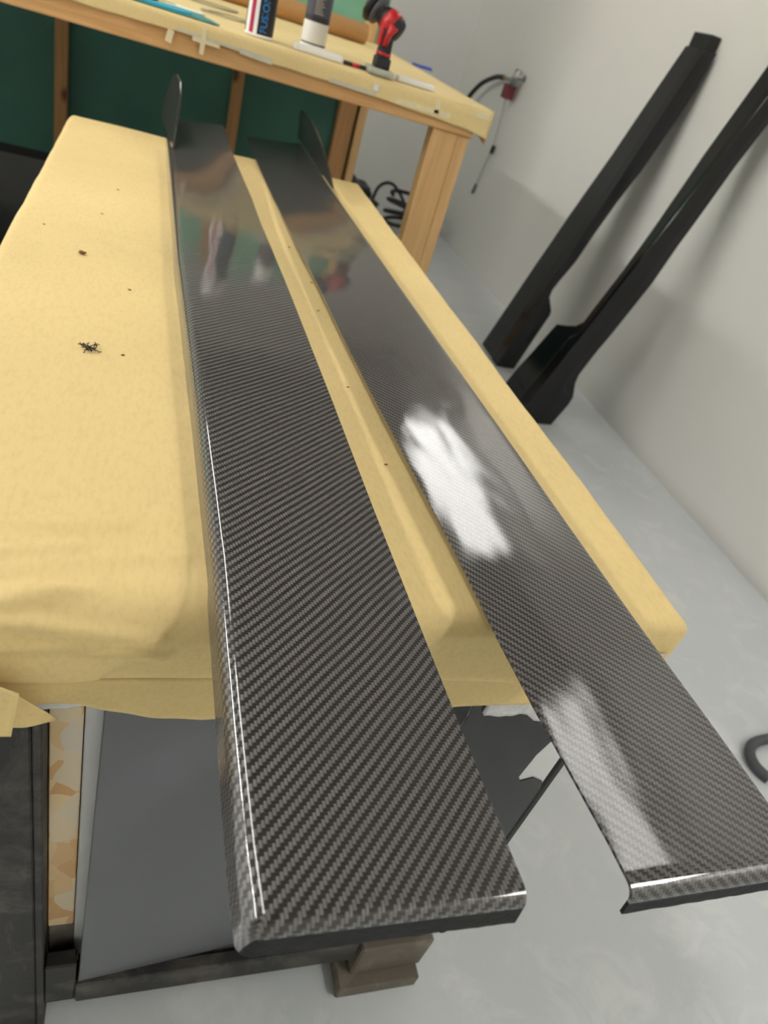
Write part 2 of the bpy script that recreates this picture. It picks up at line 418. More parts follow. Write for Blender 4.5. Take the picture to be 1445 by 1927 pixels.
# second, lower layer of paper below the seam, with a wavy torn hem
def hem(x):
    return lerp_tab([(-.18, .625), (-.085, .637), (-.045, .6445), (-.02, .645), (.0, .636), (.03, .627), (.07, .6225), (.2, .6235), (.3, .631), (.487, .634)], x) + .0012 * noise.noise(Vector((x * 40, 0, 0)))
def under(u, v):
    x = TX0 + .004 + (TX1 - TX0 - .008) * u; z = .668 + (hem(x) - .668) * v
    return Vector((x, TY0 + .0075 + .0025 * noise.noise(Vector((x * 9, z * 20, 1))) - .004 * v, z))
solidify(obj('paper_hem', grid(150, 10, under), 'paper', tbl, True), .0006)
obj('board_core', box(TX0 + .012, TX1 - .012, TY0 + .014, TY1 - .012, .632, .668), 'dirty_grey', tbl)
for s, x0, x1 in ((0, -.165, -.0), (1, .055, .11), (2, .33, .42)):
    zt = (.631, .617, .606)[s]
    def wad(u, v, x0=x0, x1=x1, zt=zt):
        x = x0 + (x1 - x0) * u; z = .65 + (zt + .007 * noise.noise(Vector((x * 60, 4, s))) - .65) * v
        return Vector((x, TY0 + .017 + .003 * noise.noise(Vector((x * 80, z * 80, 2))), z))
    solidify(obj('wadding', grid(34, 10, wad), 'wadding', tbl, True), .006)
# loose folded flaps at the front-left corner
def flap(name, P, curl, thick=.0006):
    # bilinear patch with curl
    a, b_, c_, d_ = [Vector(p) for p in P]
    def fn(u, v):
        p = (a * (1 - u) + b_ * u) * (1 - v) + (d_ * (1 - u) + c_ * u) * v
        return p + Vector((0, -curl * math.sin(math.pi * u) * (.3 + v), 0)) + Vector((0, 0, .002 * math.sin(5 * u + 3 * v)))
    return solidify(obj(name, grid(14, 14, fn), 'paper', tbl, True), thick)
flap('paper_flap', [(-.074, .341, .672), (-.058, .3405, .668), (-.032, .337, .6405), (-.072, .339, .637)], .002)
flap('paper_flap', [(-.135, .333, .735), (-.055, .330, .683), (-.0595, .322, .644), (-.13, .328, .662)], .004)
flap('paper_flap', [(-.175, .338, .675), (-.07, .341, .668), (-.066, .336, .634), (-.175, .334, .640)], .003)
# frosted tape on the front-right corner
tp = box(.443, .474, .3435, .3442, .668, .708)
obj('corner_tape', tp, 'tape_grey', tbl)

# specks of dirt lying on the paper
def blob(name, pos, r, sq, mat, label, cat, seed, group=None):
    b = bmesh.new(); bmesh.ops.create_icosphere(b, subdivisions=2, radius=1)
    for v in b.verts:
        k = 1 + .9 * noise.noise(v.co * 2.3 + Vector((seed, 0, 0)))
        v.co = Vector((v.co.x * r * sq[0] * k, v.co.y * r * sq[1] * k, v.co.z * r * sq[2] * k + r * sq[2] * .8)) + Vector(pos)
    return tag(obj(name, b, mat, None, True), label, cat, group)
# ================================================================== carbon side skirts
def make_skirt(name, label, ysgn, tab_raw, tab_lip, y_front, y_rear, mat, z_lip, z_raw, lip_h, front_h, rear_cut, fin_pts, surf):
    """ysgn +1: lip on the left (-x) side; -1: lip on the right (+x)."""
    t = thing(name, label, 'car part', ((tab_raw[0][1] + tab_lip[0][1]) / 2, 1.0, TZ))
    r = .009; rf = .006 if ysgn > 0 else .009
    NA, NB = 46, 300
    na_l, nb_f = 12, 12
    dmax_l = r * math.pi / 2 + lip_h; dmax_f = rf * math.pi / 2 + front_h
    # parameter lists: across a in [0..W] flat then over the lip; along b from the rear to the front, then over the front
    A = [(i / 30, 0.0) for i in range(31)] + [(1.0, dmax_l * (k / na_l)) for k in range(1, na_l + 1)]
    yf = y_front + rf; B = []
    nflat = 230
    for j in range(nflat + 1):
        s = j / nflat; B.append((y_rear + (yf - y_rear) * (s ** .8), 0.0))
    B += [(yf, dmax_f * (k / nb_f)) for k in range(1, nb_f + 1)]
    b = bmesh.new(); uvl = b.loops.layers.uv.new('UVMap'); V = []; UV = {}
    for (u, pa) in A:
        row = []
        for (y, pb) in B:
            xr = lerp_tab(tab_raw, y); xl = lerp_tab(tab_lip, y) + ysgn * r
            yy = y
            if rear_cut and pb == 0:   # clipped rear corner on the raw side
                lim = y_rear - rear_cut[0] * max(0, 1 - u / rear_cut[1]); yy = min(y, lim)
            x = xr + (xl - xr) * u
            z = z_raw + (z_lip - z_raw) * u + surf(u, y)
            d = max(pa / dmax_l, pb / dmax_f)
            if d > 0:
                pm = (pa / dmax_l, pb / dmax_f); h = math.hypot(*pm); dirv = (pm[0] / h, pm[1] / h)
                dm = dmax_l if pm[0] >= pm[1] else dmax_f
                rr = r * dirv[0] ** 2 + rf * dirv[1] ** 2; L = d * (dmax_l * dirv[0] ** 2 + dmax_f * dirv[1] ** 2)
                th = min(L / rr, math.pi / 2); out = rr * math.sin(th); down = rr * (1 - math.cos(th)) + max(0, L - rr * math.pi / 2)
                flare = max(0, L - rr * math.pi / 2) * .10
                jag = 0
                if d > .99: jag = .0012 * noise.noise(Vector((x * 120, yy * 120, 0)))
                x += -ysgn * (out + flare) * dirv[0]; yy += -(out + flare) * dirv[1]; z -= down + jag
            v = b.verts.new((x, yy, z)); row.append(v)
            UV[v] = (xr + (xl - xr) * u + (-ysgn) * pa, yy if pb == 0 else y - pb)
        V.append(row)
    for i in range(len(A) - 1):
        for j in range(len(B) - 1):
            f = b.faces.new((V[i][j], V[i + 1][j], V[i + 1][j + 1], V[i][j + 1]))
            for lp in f.loops: lp[uvl].uv = UV[lp.vert]
            if B[j + 1][1] > dmax_f * (.42 if ysgn > 0 else .62): f.material_index = 1
    # upward normals
    b.normal_update()
    b.faces.ensure_lookup_table()
    if b.faces[0].normal.z < 0: bmesh.ops.reverse_faces(b, faces=b.faces[:])
    me = bpy.data.meshes.new('skirt_panel'); b.to_mesh(me); b.free()
    for p in me.polygons: p.use_smooth = True
    o = bpy.data.objects.new('skirt_panel', me); COL.objects.link(o); o.parent = t; o.matrix_parent_inverse = t.matrix_basis.inverted()
    me.materials.append(M[mat]); me.materials.append(M['raw_edge']); solidify(o, .0022)
    es = o.modifiers.new('crisp', 'EDGE_SPLIT'); es.split_angle = .75
    # upright fin with a thick rim, on the lip side at the rear
    T_ = .007
    P = [Vector(p) for p in fin_pts]
    f_ = prism(P, (ysgn * T_ * .6, 0, 0), .002, 2)
    fo = obj('fin', f_, 'carbon_plain', t, True)
    mdd = fo.modifiers.new('edges', 'EDGE_SPLIT'); mdd.split_angle = .9
    rim = tube(smooth_path(P[:-1], 5), .0085, 10)
    bmesh.ops.translate(rim, vec=(ysgn * T_ * .3, 0, 0), verts=rim.verts[:])
    ro = obj('rim', rim, 'carbon_rim', fo, True); ro.matrix_parent_inverse = (t.matrix_basis).inverted()
    return t
def surf_l(u, y):
    return .034 * sstep(1.2, 1.95, y) * (1 - u) ** 1.4 + .0006 * math.sin(y * 8 + u * 2)
def surf_r(u, y):
    return -.0105 * min(1, max(0, (y - 1.06) / .42)) * (1 - u) ** .6 + .0007 * math.sin(y * 14 + .6) * (1 - u) - .0016 * sstep(.30, .0, abs(y - .30)) * u
raw_l = [(.13, .2195), (.169, .218), (.239, .2155), (.331, .2125), (.477, .2085), (.665, .205), (.989, .197), (1.456, .187), (1.87, .178), (2.1, .17)]
lip_l = [(.13, .068), (.172, .066), (.249, .065), (.385, .064), (.643, .056), (1.0, .043), (1.66, .030), (2.1, .026)]
finL = [(.037, 1.59, .764), (.040, 1.64, .80), (.044, 1.70, .848), (.043, 1.735, .868), (.036, 1.77, .875), (.029, 1.80, .866), (.017, 1.87, .81), (.013, 1.89, .765)]
def rescale(tab, z0, zf):
    return sorted(((y * (H - zf(y)) / (H - z0), x * (H - zf(y)) / (H - z0)) for y, x in tab))
raw_l = rescale(raw_l, .745, lambda y: .757 + surf_l(0, y))
make_skirt('carbon_side_skirt', 'glossy carbon fibre side skirt on the left, overhanging the table front', 1, raw_l, lip_l, .134, 1.96, 'carbon_p', .762, .757, .016, .014, (.13, 1.0), finL, surf_l)
raw_r = [(.13, .280), (.16, .279), (.25, .272), (.323, .268), (.41, .266), (.512, .261), (.649, .254), (.852, .246), (1.164, .234), (1.648, .220), (2.03, .2125), (2.1, .211)]
lip_r = [(.13, .4165), (.17, .4155), (.24, .4135), (.345, .4085), (.494, .403), (.707, .397), (1.01, .3885), (1.59, .374), (2.1, .364)]
finR = [(.371, 1.585, .764), (.369, 1.62, .782), (.360, 1.76, .822), (.352, 1.86, .842), (.346, 1.96, .845), (.347, 2.03, .838), (.362, 2.07, .765)]
raw_r = rescale(raw_r, .755, lambda y: .756 + surf_r(0, y))
make_skirt('carbon_side_skirt', 'glossy carbon fibre side skirt on the right, lip towards the white wall', -1, raw_r, lip_r, .128, 2.03, 'carbon_m', .761, .756, .014, .010, None, finR, surf_r)

# ================================================================== table base and what is stored under it
base = thing('table_base', 'battered black board base on a dusty pallet under the padded table', 'table base', (.15, .9, 0))
obj('front_board', box(-.168, -.052, .352, .372, 0, .630, .002, 1), 'dirty_black', base)
obj('edge_strip', box(-.0515, -.044, .352, .385, 0, .632, .0015, 1), 'dirty_black', base)
obj('front_board', box(.29, .460, .362, .378, .115, .630, .002, 1), 'panel_white', base)
obj('side_board', box(.460, .470, .360, 1.75, .10, .630, .002, 1), 'black_dull', base)
obj('side_board', box(-.168, -.155, .374, 1.738, 0, .630, .002, 1), 'dirty_black', base)
obj('rear_board', box(-.168, .46, 1.74, 1.755, 0, .630, .002, 1), 'dirty_black', base)
# torn black film stuck to the white front board (two pieces)
film = [(.292, .118), (.459, .118), (.459, .465), (.455, .478), (.440, .487), (.425, .482), (.420, .49), (.424, .53), (.432, .556), (.452, .562), (.457, .585), (.448, .592), (.42, .583), (.395, .588), (.378, .602), (.366, .63), (.315, .634), (.318, .6), (.313, .55), (.303, .5), (.296, .4)]
obj('torn_film', prism([(x, .3605, z) for x, z in film], (0, .0012, 0)), 'black_plastic', base)
film2 = [(.291, .636), (.313, .636), (.315, .6), (.309, .55), (.30, .5), (.291, .47)]
obj('torn_film', prism([(x, .3592, z) for x, z in film2], (0, .0012, 0)), 'black_dull', base)
# pallet at the foot of the base
pal = base
obj('runner_board', box(.327, .447, .334, 1.55, 0, .026, .002, 1), 'dirty_timber', pal)
obj('runner_board', box(-.15, -.06, .40, 1.55, 0, .026, .002, 1), 'dirty_timber', pal)
for y in (.352, .86, 1.40):
    obj('block', box(.345, .452, y, y + .10, .026, .10, .003, 1), 'dirty_timber', pal)
    obj('block', box(-.15, -.06, max(y, .4), max(y, .4) + .10, .026, .10, .003, 1), 'dirty_timber', pal)
for q, (y, z0, z1) in enumerate(((.372, .03, .09), (.5, .10, .122), (.66, .10, .122), (.82, .10, .122), (.98, .10, .122), (1.14, .10, .122), (1.3, .10, .122), (1.46, .10, .122))):
    obj('deck_board', box(-.152, .457, y, y + (.022 if q == 0 else .1), z0, z1, .002, 1), 'dirty_black' if q == 0 else 'dirty_timber', pal)
obj('stringer', box(-.0435, -.0145, .385, .402, .10, .208, .002, 1), 'dirty_grey', pal)
obj('corner_block', box(-.0435, -.011, .354, .372, .085, .178, .002, 1), 'dirty_black', pal)
obj('front_bar', box(-.0105, .335, .352, .368, .078, .1245, .002, 1), 'dirty_black', pal)
obj('rear_bar', box(-.0105, .335, .3705, .40, .085, .1265, .002, 1), 'dirty_black', pal)
# OSB sheet, white board and grey panel stored inside
tag(obj('osb_board', box(-.0435, -.0175, .385, .402, .2085, .628, .001, 1), 'osb'), 'narrow pale flaky chipboard strip standing beside the black board under the table', 'board')
rm = Matrix.Translation((-.005, .3925, .127))
tag(obj('white_board', box(-.0115, .075, -.008, .004, 0, .495, .001, 1, None, rm), 'panel_white'), 'white laminate board with its pale edge showing, behind the grey panel', 'board')
rm2 = Matrix.Translation((-.008, .356, .1252)) @ Matrix.Rotation(math.radians(5.5), 4, 'Z') @ Matrix.Rotation(math.radians(-1.6), 4, 'X') @ Matrix.Rotation(math.radians(.9), 4, 'Y')
tag(obj('grey_panel', box(0, .285, 0, .006, .0, .49, .0008, 1, None, rm2), 'panel_grey'), 'smooth dark grey panel leaning under the table behind the left carbon skirt', 'panel')

# ================================================================== workbench behind
BX0, BX1, BY0, BY1, BZ = -1.9, .815, 1.93, 3.54, .965
def skew(bm):
    for v in bm.verts: v.co.x += .035 * (v.co.y - BY0) if v.co.x > 0 else 0
    return bm
ben = thing('workbench', 'long pine workbench covered in kraft paper along the back of the room', 'workbench', (-.5, 2.7, 0))
obj('bench_board', skew(box(BX0, BX1 - .012, BY0 + .004, BY1, .938, .962, .001, 1)), 'green', ben)
def bdisp(p, n): return n * (noise.noise(p * 6) * .0012)
bt = grid(120, 60, lambda u, v: Vector((BX0 + (BX1 - BX0) * u, BY0 + .002 + (BY1 - BY0 - .002) * v, BZ + .0012 * noise.noise(Vector((u * 14, v * 9, 0))))))
solidify(obj('paper_top', skew(bt), 'paper_bench', ben, True), .0008)
def bflap(u, v):
    x = BX0 + (BX1 - BX0) * u
    dz = lerp_tab([(-2, .02), (-.3, .028), (.0, .026), (.12, .026), (.25, .034), (.4, .034), (.55, .04), (.75, .05), (.815, .06)], x) + .003 * noise.noise(Vector((x * 13, 2, 0)))
    th = min(1, v * 3) * math.pi / 2
    return Vector((x, BY0 + .002 - .005 * math.sin(th) + .0007 * noise.noise(Vector((x * 8, v * 3, 5))) * v, BZ - .005 * (1 - math.cos(th)) - dz * v))
solidify(obj('paper_apron', grid(260, 12, bflap), 'paper_bench', ben, True), .0008)
def bside(u, v):
    y = BY0 + (BY1 - BY0) * u
    return Vector((BX1 + .001 + .035 * (y - BY0) + .002 * noise.noise(Vector((y * 8, v, 5))), y, BZ - (.05 + .014 * noise.noise(Vector((y * 12, 3, 0))) + .03 * math.exp(-((u) / .05) ** 2)) * v))
solidify(obj('paper_apron', grid(60, 6, bside), 'paper_bench', ben, True), .0008, 1)
obj('front_rail', box(BX0, BX1 - .035, BY0 + .004, BY0 + .046, .893, .938, .002, 1), 'pine_x', ben)
obj('side_rail', box(BX1 - .085, BX1 - .037, BY0 + .047, BY1 - .02, .893, .938, .002, 1), 'stud', ben)
obj('leg', box(.672, .742, BY0 + .010, BY0 + .056, 0, .8925, .002, 1), 'pine_z', ben)
obj('leg', box(.7425, .775, BY0 + .012, BY0 + .082, 0, .8925, .002, 1), 'pine_z', ben)
obj('leg', box(-1.80, -1.73, BY0 + .010, BY0 + .056, 0, .8925, .002, 1), 'pine_z', ben)
obj('back_rail', box(BX0, BX1 + .02, BY1 - .042, BY1 + .008, .885, .938, .002, 1), 'stud', ben)
# bits of masking tape on the apron
def tape(x0, x1, z0, z1, mt='tape', tilt=0):
    b = box(x0, x1, BY0 - .0048, BY0 - .0038, z0, z1)
    if tilt: bmesh.ops.translate(b, vec=(0, -.0009 - .004 * abs(tilt), 0), verts=b.verts[:])
    if tilt: bmesh.ops.rotate(b, cent=((x0 + x1) / 2, BY0, (z0 + z1) / 2), matrix=Matrix.Rotation(tilt, 3, 'Y'), verts=b.verts[:])
    obj('tape_strip', b, mt, ben)
tape(.065, .125, .926, .936); tape(.083, .093, .905, .955, 'tape', .05); tape(.01, .024, .91, .935, 'tape', .2); tape(.03, .20, .934, .940, 'tape_grey', .03)
tape(.17, .245, .926, .938, 'tape_grey', .06); tape(.38, .50, .924, .933, 'tape_grey', .02); tape(.55, .70, .922, .933, 'tape'); tape(.655, .668, .925, .955, 'tape'); tape(.765, .806, .944, .957, 'tape')
obj('tape_scrap', box(.49, .503, BY0 - .0062, BY0 - .0052, .935, .948), 'white_plastic', ben)

# ------------------------------------------------------------------ things on the workbench
def text_mesh(body, size):
    cu = bpy.data.curves.new('txt', 'FONT'); cu.body = body; cu.size = size; cu.align_x = 'LEFT'
    o = bpy.data.objects.new('txt', cu); COL.objects.link(o); dg = bpy.context.evaluated_depsgraph_get()
    me = bpy.data.meshes.new_from_object(o.evaluated_get(dg)); bpy.data.objects.remove(o); return me
def can_label_mat(name, stops):
    t = NT(name); v = t.co('Object'); s = t.n.new('ShaderNodeSeparateXYZ'); t.link(v, s.inputs[0])
    a = t.math('DIVIDE', t.math('ARCTAN2', s.outputs[1], s.outputs[0]), 2 * math.pi); a = t.math('ADD', a, .5)
    t.set(color=t.ramp(a, stops, 'CONSTANT'), rough=.3); return t.m
def spray_can(x, y, r, h, label, mat, zr=0):
    t = thing('spray_can', label, 'spray can', (x, y, BZ + .001), 'spray cans on the workbench')
    def part_(name, prof, mt):
        b = lathe(prof, 32); o = obj(name, b, mt, None, True); o.parent = t; o.rotation_euler.z = zr
        e = o.modifiers.new('e', 'EDGE_SPLIT'); e.split_angle = .7; return o
    part_('bottom_rim', [(r * .93, 0), (r * 1.01, .001), (r * 1.02, .004), (r, .006)], 'white_plastic')
    body = part_('body', [(r, .006), (r, h), ], mat)
    part_('shoulder', [(r, h), (r * 1.02, h + .002), (r * .98, h + .006), (r * .72, h + .02), (r * .5, h + .025)], 'steel')
    part_('cap', [(r * .92, h + .010), (r * .92, h + .05), (r * .85, h + .055)], 'white_plastic')
    return t, body
W_, K_, P_ = srgb(236, 236, 236), srgb(20, 20, 22), srgb(176, 26, 74)
def deg(d): return (d + 180) / 360.0
# view direction to the can is roughly -y: label angles around -90 degrees
cm1 = can_label_mat('can_label_black', [(0, K_), (deg(-165), W_), (deg(-142), P_), (deg(-122), W_), (deg(-106), K_), (deg(80), W_)])
c1, body1 = spray_can(.213, 2.0, .033, .155, 'black spray can with blue lettering and a pink stripe on the bench', cm1)
def wrap_text(body, size, a0, z0, r, mat, parent, name):
    me = text_mesh(body, size)
    for v in me.vertices:   # text runs upwards along the can, letter height wraps round it
        tx, ty = v.co.x, v.co.y
        ang = math.radians(a0) - ty / r
        v.co = Vector((math.cos(ang) * (r + .0004), math.sin(ang) * (r + .0004), z0 + tx))
    o = bpy.data.objects.new(name, me); COL.objects.link(o); o.parent = parent; me.materials.append(M[mat])
    return o
M['letter_blue'] = simple('blue_print', srgb(24, 140, 226), .35, 0, .03, 30, 0)
M['letter_white'] = simple('white_print', srgb(220, 220, 222), .35, 0, .03, 30, 0)
wrap_text('FUSION F', .0215, -68, .010, .033, 'letter_blue', c1, 'lettering')
t2 = NT('can_label_grey'); s_ = t2.n.new('ShaderNodeSeparateXYZ'); t2.link(t2.co('Object'), s_.inputs[0])
t2.set(color=t2.ramp(t2.math('DIVIDE', s_.outputs[2], .2), [(0, srgb(70, 72, 78)), (.05, srgb(222, 222, 220)), (.28, srgb(36, 36, 44)), (.34, srgb(66, 68, 84)), (.93, srgb(235, 235, 235))], 'CONSTANT'), rough=.35)
c2, body2 = spray_can(.375, 2.20, .0325, .150, 'spray can with white and dark grey label, behind the white block', t2.m)
for q in range(9):
    b = bmesh.new()
    # fine print lines on the grey label
    za = .074 + q * .0055; pts = []
    n = 10
    for k in range(n + 1):
        a = math.radians(-118 + 42 * k / n * (1 - .25 * (q % 3) / 2)); pts.append(a)
    vv = [[b.verts.new((math.cos(a) * .0329, math.sin(a) * .0329, z)) for z in (za, za + .0022)] for a in pts]
    for k in range(n): b.faces.new((vv[k][0], vv[k + 1][0], vv[k + 1][1], vv[k][1]))
    o = obj('print_line', b, 'grey_film', None); o.parent = c2
# white blocks, pen
def slab(name, cx, cy, lx, ly, lz, rz, mat, label, cat, z=BZ + .0015, bev=.003):
    mm = Matrix.Translation((cx, cy, z)) @ Matrix.Rotation(rz, 4, 'Z')
    return tag(obj(name, box(-lx / 2, lx / 2, -ly / 2, ly / 2, 0, lz, bev, 2, None, mm), mat), label, cat)
slab('sanding_block', .352, 1.972, .115, .035, .014, .0, 'white_plastic', 'white flat block on the bench in front of the grey spray can', 'block')
slab('sanding_block', .602, 1.972, .098, .035, .012, .0, 'white_plastic', 'white flat block near the right bench corner beside the polisher', 'block')
pen = thing('marker_pen', 'dark marker pen with a red band lying beside the polisher', 'pen', (.445, 1.955, BZ + .001))
obj('barrel', tube([(.412, 1.950, BZ + .006), (.433, 1.954, BZ + .006)], .0048, 12), 'rubber', pen, True)
obj('band', tube([(.433, 1.954, BZ + .006), (.452, 1.957, BZ + .006)], .005, 12), 'red', pen, True)
obj('cap', tube([(.452, 1.957, BZ + .006), (.474, 1.961, BZ + .006), (.484, 1.963, BZ + .005)], [.0048, .0046, .002], 12), 'rubber', pen, True)
# cordless polisher standing on its battery pack
dr = thing('cordless_polisher', 'red and black cordless polisher standing upright near the bench corner', 'power tool', (.503, 1.955, BZ))
obj('battery_pack', box(.470, .535, 1.925, 1.99, BZ + .0015, BZ + .016, .005, 3), 'lens', dr, True)
obj('battery_foot', box(.485, .522, 1.937, 1.977, BZ + .016, BZ + .040, .006, 3), 'rubber', dr, True)
hd = [(.503, 1.957, BZ + .036), (.5035, 1.957, BZ + .06), (.504, 1.957, BZ + .085), (.507, 1.957, BZ + .108)]
obj('handle', tube(smooth_path(hd, 4), [.0175] * 4 + [.0165] * 4 + [.018] * 4 + [.022], 16), 'rubber', dr, True)
obj('handle_band', tube([(.5031, 1.957, BZ + .043), (.5034, 1.957, BZ + .049)], .0186, 16), 'red', dr, True)
obj('trigger', box(.482, .492, 1.945, 1.966, BZ + .06, BZ + .098, .004, 2), 'red', dr, True)
ax = Vector((-.72, .50, .42)).normalized(); c0 = Vector((.522, 1.957, BZ + .100))
def al(d): return c0 + ax * d
prof = [(.012, 0), (.022, .003), (.0265, .012), (.0275, .03), (.026, .045), (.0215, .058), (.017, .064)]
obj('motor_body', lathe(prof, 24, axis_mat(al(-.012), ax)), 'rubber', dr, True)
obj('red_shell', lathe([(.0270, .018), (.0290, .022), (.0290, .034), (.0265, .046), (.0245, .046)], 24, axis_mat(al(-.012), ax)), 'red', dr, True)
obj('red_side', tube([(.497, 1.938, BZ + .062), (.500, 1.934, BZ + .085), (.508, 1.932, BZ + .106)], [.006, .007, .012], 12), 'red', dr, True)
obj('gear_head', lathe([(.0165, .05), (.0205, .054), (.0185, .066), (.011, .072), (.009, .078)], 20, axis_mat(al(-.012), ax)), 'steel', dr, True)
obj('backing_pad', lathe([(.010, .066), (.031, .068), (.033, .073), (.030, .078), (.01, .079)], 28, axis_mat(al(-.012), ax)), 'grey_rubber', dr, True)
obj('foam_pad', lathe([(.030, .079), (.037, .081), (.038, .092), (.033, .096), (.01, .097)], 10, axis_mat(al(-.012), ax)), 'black_dull', dr, True)
# blue spreader
tag(obj('plastic_spreader', prism([(.845, 2.86, BZ + .002), (.935, 2.90, BZ + .002), (.905, 2.80, BZ + .002), (.862, 2.80, BZ + .002), ], (0, 0, .006), .001, 1), 'blue'), 'small blue plastic spreader lying near the right edge of the bench', 'spreader')
# paper roll
pr_ = thing('paper_roll', 'brown kraft paper roll lying at the back of the bench', 'paper roll', (.2, 3.08, BZ))
axr = Vector((1, .09, 0)).normalized(); e0 = Vector((.725, 3.145, BZ + .0345))
obj('roll', tube([e0 - axr * 1.25, e0], .033, 28), 'cardboard', pr_, True)
obj('core', tube([e0 - axr * .02, e0 + axr * .002], .015, 20), 'dirty_grey', pr_, True)
# sheets and tools at the left of the bench
def flat(name, pts, th, mat, label, cat, z=BZ + .002):
    return tag(obj(name, prism([(x, y, z) for x, y in pts], (0, 0, th)), mat), label, cat)
flat('plastic_sheet', [(-.16, 1.936), (.112, 1.936), (.122, 1.96), (.106, 2.02), (.075, 2.09), (-.02, 2.10), (-.16, 2.08)], .0012, 'teal', 'translucent teal plastic sheet lying at the front edge of the bench', 'sheet')
flat('straightedge', [(-.12, 1.955), (.036, 1.957), (.062, 1.985), (.050, 2.015), (-.12, 2.01)], .003, 'cyan', 'bright light blue plastic strip on top of the teal sheet', 'strip', BZ + .0035)
rk = thing('utility_knife', 'red handled cutter lying on the blue strip', 'cutter', (-.04, 2.03, BZ))
obj('handle', tube(smooth_path([(-.10, 2.035, BZ + .013), (-.05, 2.04, BZ + .014), (-.012, 2.05, BZ + .013)], 4), [.008] * 4 + [.009] * 4 + [.006], 12), 'red', rk, True)
obj('blade', box(-.012, .026, 2.047, 2.057, BZ + .009, BZ + .010), 'steel', rk)
flat('paper_scrap', [(-.0, 2.12), (.085, 2.11), (.10, 2.15), (.02, 2.19)], .0008, 'white_plastic', 'white paper scrap lying behind the teal sheet', 'paper')
def loop_film(cx, cy, rx, ry, label):
    pts = [(cx + rx * math.cos(a), cy + ry * math.sin(a), BZ + .003) for a in [i * math.pi / 12 for i in range(25)]]
    b = bmesh.new(); V = []
    for i in range(24):
        a = i * math.pi / 12; V.append([b.verts.new((cx + rx * k * math.cos(a), cy + ry * k * math.sin(a) + .03 * math.cos(a), BZ + zz)) for k, zz in ((1, .002), (1, .004), (.72, .004), (.72, .002))])
    for i in range(24):
        for k in range(4): b.faces.new((V[i][k], V[i][(k + 1) % 4], V[(i + 1) % 24][(k + 1) % 4], V[(i + 1) % 24][k]))
    return tag(obj('film_template', b, 'grey_film'), label, 'template')
loop_film(.165, 2.33, .075, .06, 'oval grey film template on the bench, nearest the black spray can')
loop_film(.13, 2.62, .085, .08, 'oval grey film template on the bench, farther back near the paper roll')

# ================================================================== air valve, hose and chain on the right wall
av = thing('air_valve', 'steel air line valve with dark red body on the right wall', 'valve', (1.845, 4.17, .96))
obj('wall_pipe', tube([(1.85, 4.12, 1.0), (1.80, 4.12, 1.0)], .014, 12), 'steel', av, True)
obj('fitting', tube([(1.80, 4.12, 1.03), (1.80, 4.14, .955)], [.017, .021], 12), 'steel', av, True)
obj('regulator', box(1.775, 1.83, 4.14, 4.20, .885, .955, .008, 2), 'dark_red', av)
obj('coupling', tube([(1.80, 4.15, .975), (1.80, 4.24, .975)], .011, 12), 'steel', av, True)
obj('brass_nipple', tube([(1.80, 4.24, .975), (1.80, 4.29, .972)], .0085, 12), 'brass', av, True)
tag(obj('air_hose', tube(smooth_path([(1.80, 4.29, .972), (1.80, 4.42, .955), (1.79, 4.6, .88), (1.78, 4.75, .72), (1.77, 4.85, .45), (1.74, 4.9, .15), (1.62, 4.85, .014)], 8), .013, 10), 'rubber', None, True), 'black air hose curving from the wall valve down behind the bench', 'hose')
ch = thing('pull_chain', 'thin grey chain hanging from the wall valve', 'chain', (1.83, 4.2, .9))
path = smooth_path([(1.80, 4.17, .885), (1.82, 4.19, .78), (1.83, 4.2, .64), (1.835, 4.235, .55), (1.835, 4.28, .39)], 10)
for i in range(0, len(path) - 1):
    a, b2 = path[i], path[i + 1]; d = (b2 - a); ctr = (a + b2) / 2
    n1, n2 = frame_from(d); nn = n1 if i % 2 else n2
    rad = .0045; hl = d.length * .62
    ring = [ctr + d.normalized() * math.cos(t_) * hl + nn * math.sin(t_) * rad for t_ in [k * math.pi / 5 for k in range(11)]]
    obj('link', tube(ring, .0012, 5, None, False), 'steel', ch, True)
obj('weight', tube([(1.835, 4.20, .645), (1.835, 4.207, .605)], .011, 10), 'rubber', ch, True)
obj('toggle', tube([(1.835, 4.276, .415), (1.835, 4.285, .36)], .008, 8), 'grey_rubber', ch, True)

# ================================================================== black trims leaning against the right wall
def strip_loft(name, rows, mat, label, cracks=None):
    """rows: list of cross-sections (same number of points, ordered from the wall edge round the front)"""
    t = thing(name, label, 'car part', rows[0][0], 'black sill trims leaning on the wall')
    b = bmesh.new(); V = [[b.verts.new(p) for p in r_] for r_ in rows]
    for q, w in zip(V, V[1:]):
        for k in range(len(q) - 1): b.faces.new((q[k], q[k + 1], w[k + 1], w[k]))
    o = obj('shell', b, mat, t, False); solidify(o, .004, 0)
    bv = o.modifiers.new('soft', 'BEVEL'); bv.width = .004; bv.segments = 2; bv.limit_method = 'ANGLE'; bv.angle_limit = .5
    return t
def subdiv_rows(keys, n=10):
    out = []
    for i in range(len(keys) - 1):
        for k in range(n):
            s = k / n; out.append([Vector(a).lerp(Vector(b2), s) for a, b2 in zip(keys[i], keys[i + 1])])
    out.append([Vector(p) for p in keys[-1]]); return out
